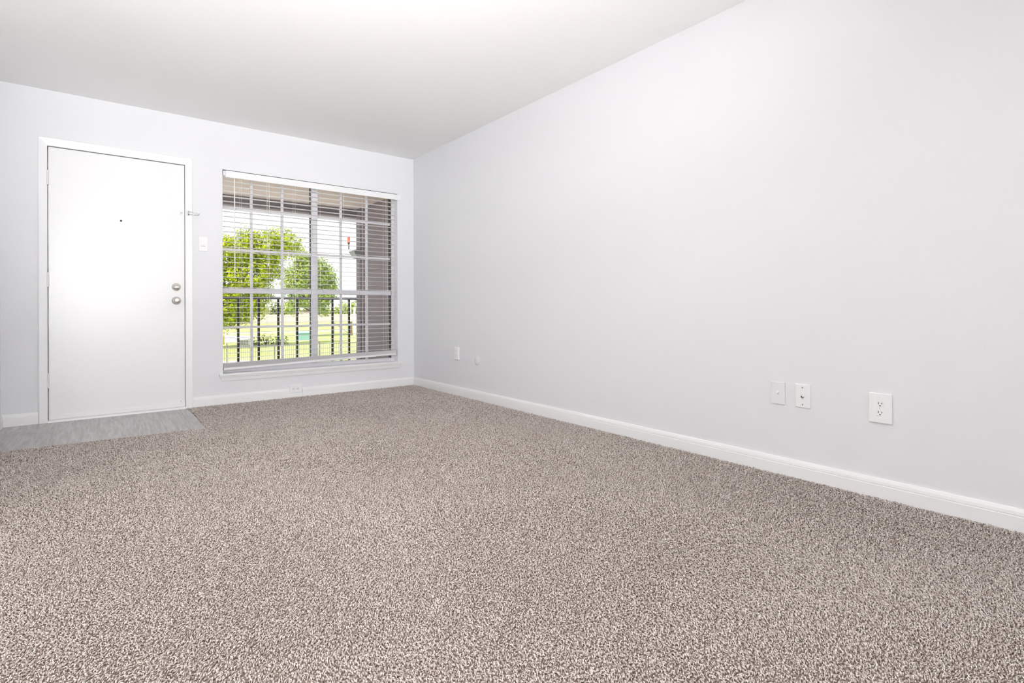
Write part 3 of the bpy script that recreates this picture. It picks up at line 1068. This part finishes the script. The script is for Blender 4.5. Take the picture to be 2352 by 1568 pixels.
tree('shade_tree', 'large bright green tree filling the left half of the window', (4.3, 42.2, GZ),
     [(4.6, 42.0, 4.9, 1.9, 2.0, 1.6), (6.2, 41.8, 5.6, 1.7, 1.8, 1.5), (7.9, 42.2, 5.9, 1.6, 1.8, 1.4), (9.5, 42.2, 6.5, 1.5, 1.5, 1.1),
      (5.2, 41.4, 2.9, 1.5, 1.6, 1.5), (6.9, 41.4, 3.6, 1.7, 1.6, 1.5), (8.4, 42.0, 4.2, 1.3, 1.4, 1.0), (6.7, 41.6, 1.7, 1.5, 1.4, 1.2),
      (5.0, 41.6, 1.1, 1.5, 1.4, 1.3), (6.2, 41.8, 0.7, 1.3, 1.2, 1.1), (5.5, 41.9, 0.0, 1.1, 0.9, 0.75), (7.2, 42.0, 0.9, 0.9, 0.9, 0.8), (8.0, 42.1, 5.0, 1.6, 1.4, 1.2), (7.6, 42.0, 2.2, 1.0, 1.0, 0.9), (3.0, 42.0, 2.5, 1.6, 1.6, 2.2), (2.5, 42.0, 5.2, 1.8, 1.6, 1.8),
      (10.5, 42.4, 5.9, 0.75, 0.9, 0.55)],
     'leaf_bright', 34000, 0.125, 0.30, [(4.6, 42.1, 0.6), (5.5, 41.8, 4.6), (7.2, 42, 5.0), (9.2, 42.2, 6.0), (5.4, 41.6, 2.8), (6.8, 41.7, 1.6), (5.6, 41.7, -0.7), (7.0, 41.8, -0.4), (3.2, 42, 4.0)], 11)
tree('lawn_tree', 'smaller soft green tree behind the window mullion', (16.3, 56.2, GZ),
     [(16.3, 56, 4.9, 2.0, 1.9, 1.8), (14.6, 56, 3.9, 1.5, 1.5, 1.5), (17.8, 56, 3.8, 1.2, 1.5, 1.7), (15.2, 55.6, 2.2, 1.7, 1.5, 1.2), (17.3, 55.8, 2.2, 1.2, 1.3, 1.1),
      (13.9, 55.8, 1.0, 0.8, 0.8, 0.7), (17.4, 55.8, 0.7, 0.8, 0.9, 0.6), (15.5, 56, 6.3, 1.1, 1.1, 0.8)],
     'leaf_soft', 14000, 0.16, 0.2, [(16.3, 56.1, 0.4), (14.6, 56, 3.0), (16.2, 56, 4.5), (17.7, 56, 3.4), (13.9, 55.8, 1.2), (17.4, 55.9, 0.9), (15.1, 55.9, 2.0)], 12)


def bush(label, base, blobs, n, size, mat, seed):
    r = root('bush', base)
    tag(r, label, 'bush')
    for i in range(5):
        a = 2 * math.pi * i / 5
        MB().tube([(0, 0, -0.05), (0.3 * math.cos(a), 0.3 * math.sin(a), 0.8)], [0.05, 0.02], 5).build('stem', 'bark', r)
    foliage('foliage', mat, blobs, n, size, r, base, seed)


bush('low olive shrub bed beside the white lattice box', (8.6, 44.0, GZ), [(8.2, 44, GZ + 0.25, 0.9, 0.6, 0.35), (9.6, 44.2, GZ + 0.22, 0.9, 0.6, 0.3)], 500, 0.12, 'leaf_bush', 21)
bush('tall green bush beside the far right pole', (43.5, 117.5, GZ), [(43.5, 117.5, 0.4, 2.2, 1.5, 2.6), (41.9, 118.5, -0.4, 1.2, 1.2, 1.8)], 700, 0.4, 'leaf_soft', 22)
bush('olive bush peeking over the wooden fence in the middle', (28.0, 117.5, GZ), [(28.0, 117.5, -0.1, 1.9, 1.4, 2.2)], 500, 0.4, 'leaf_bush', 23)


def house(label, x0, x1, y0, y1, zw, zr, seed):
    r = root('house', ((x0 + x1) / 2, (y0 + y1) / 2, GZ))
    tag(r, label, 'house')
    hx, hy = (x1 - x0) / 2, (y1 - y0) / 2
    MB().box(-hx, hx, -hy, hy, 0, zw).build('wall', 'house_wall', r)
    MB().prism([(-hy - 0.5, zw), (hy + 0.5, zw), (0, zr)], -hx - 0.5, hx + 0.5, 'x').build('roof', 'house_roof', r)
    n = max(2, int(hx * 2 / 3))
    for i in range(n):
        xc = -hx + (i + 0.5) * 2 * hx / n
        f_ = MB().box(xc - 0.55, xc + 0.55, -hy - 0.03, -hy + 0.02, 1.1, 2.3).build('house_window', 'lattice_white', r)
        MB().box(xc - 0.47, xc + 0.47, -hy - 0.04, -hy - 0.028, 1.18, 2.22).build('pane', 'house_window', f_)


house('pale single-storey house behind the fence, left of the mullion', 24.5, 36.5, 128, 140, 2.9, 5.4, 1)
house('pale single-storey house behind the fence, right of the mullion', 39.5, 52, 130, 142, 2.9, 5.2, 2)

# tall pole with a red head
r = root('light_pole', (20.74, 55.7, GZ))
tag(r, 'tall thin white pole with an orange-red cylinder on top', 'pole')
MB().tube([(0, 0, 0), (-0.05, 0, 1.66)], 0.15, 12).build('base_sleeve', 'pole_brown', r)
MB().tube([(-0.05, 0, 1.6), (-0.27, 0, 10.2)], [0.10, 0.08], 10).build('shaft', 'pole_white', r)
MB().tube([(-0.272, 0, 10.2), (-0.277, 0, 10.85)], [0.075, 0.075], 10).build('stem', 'lantern_dark', r)
MB().tube([(-0.277, 0, 10.85), (-0.278, 0, 10.97), (-0.278, 0, 11.0)], [0.10, 0.17, 0.17], 12).build('collar', 'lantern_dark', r)
MB().tube([(-0.278, 0, 11.0), (-0.28, 0, 11.74)], 0.155, 14).build('head', 'beacon_red', r)
ring = [(-0.10 + 0.16 * math.cos(a), -0.16, 2.85 + 0.30 * math.sin(a)) for a in [2 * math.pi * k / 16 for k in range(17)]]
MB().tube(ring, 0.02, 6).build('ring', 'lantern_dark', r)

r = root('white_post', (21.01, 55.4, GZ))
tag(r, 'white square post right of the tall pole', 'post')
MB().box(-0.10, 0.10, -0.10, 0.10, 0, 3.3).build('shaft', 'pole_white', r, bevel=0.01)
MB().box(-0.14, 0.14, -0.14, 0.14, 3.3, 3.38).build('cap', 'pole_white', r, bevel=0.01)

r = root('utility_box', (13.3, 49.3, GZ))
tag(r, 'teal green utility box on the lawn left of the mullion', 'utility box')
MB().box(-0.62, 0.62, -0.3, 0.4, 0.0, 0.74).build('body', 'box_teal', r, bevel=0.02)
MB().prism([(-0.36, 0.74), (0.44, 0.74), (0.40, 0.84), (-0.30, 0.80)], -0.66, 0.66, 'x').build('lid', 'box_teal', r)
MB().box(-0.70, 0.70, -0.4, 0.5, 0.0, 0.06).build('pad', 'concrete_path', r)

r = root('lattice_box', (6.71, 43.0, GZ))
tag(r, 'low white lattice enclosure standing on the lawn', 'enclosure')
for s in (-1, 1):
    MB().box(s * 0.42 - 0.05, s * 0.42 + 0.05, -0.05, 0.05, 0, 0.68).build('post', 'lattice_white', r)
MB().box(-0.37, 0.37, -0.02, 0.02, 0.60, 0.66).build('cross_rail', 'lattice_white', r)
MB().box(-0.37, 0.37, -0.02, 0.02, 0.04, 0.10).build('cross_rail', 'lattice_white', r)
for i in range(6):
    MB().box(-0.33 + i * 0.125, -0.28 + i * 0.125, -0.015, 0.0, 0.10, 0.60).build('slat', 'lattice_white', r)
for i in range(4):
    MB().box(-0.37, 0.37, 0.0, 0.015, 0.14 + i * 0.12, 0.19 + i * 0.12).build('slat', 'lattice_white', r)
MB().box(-0.36, 0.36, 0.05, 0.7, 0.0, 0.6).build('unit', 'lantern_dark', r)

r = root('bollard', (5.96, 48.0, GZ))
tag(r, 'yellow bollard at the left edge of the window view', 'bollard')
MB().lathe([(0.11, 0), (0.11, 1.12), (0.09, 1.18), (0.03, 1.22)], (0, 0, 0), (0, 0, 1), 14).build('shaft', 'bollard_yellow', r, smooth=True)
MB().lathe([(0.115, 0.8), (0.115, 0.95)], (0, 0, 0), (0, 0, 1), 14).build('band', 'lattice_white', r)
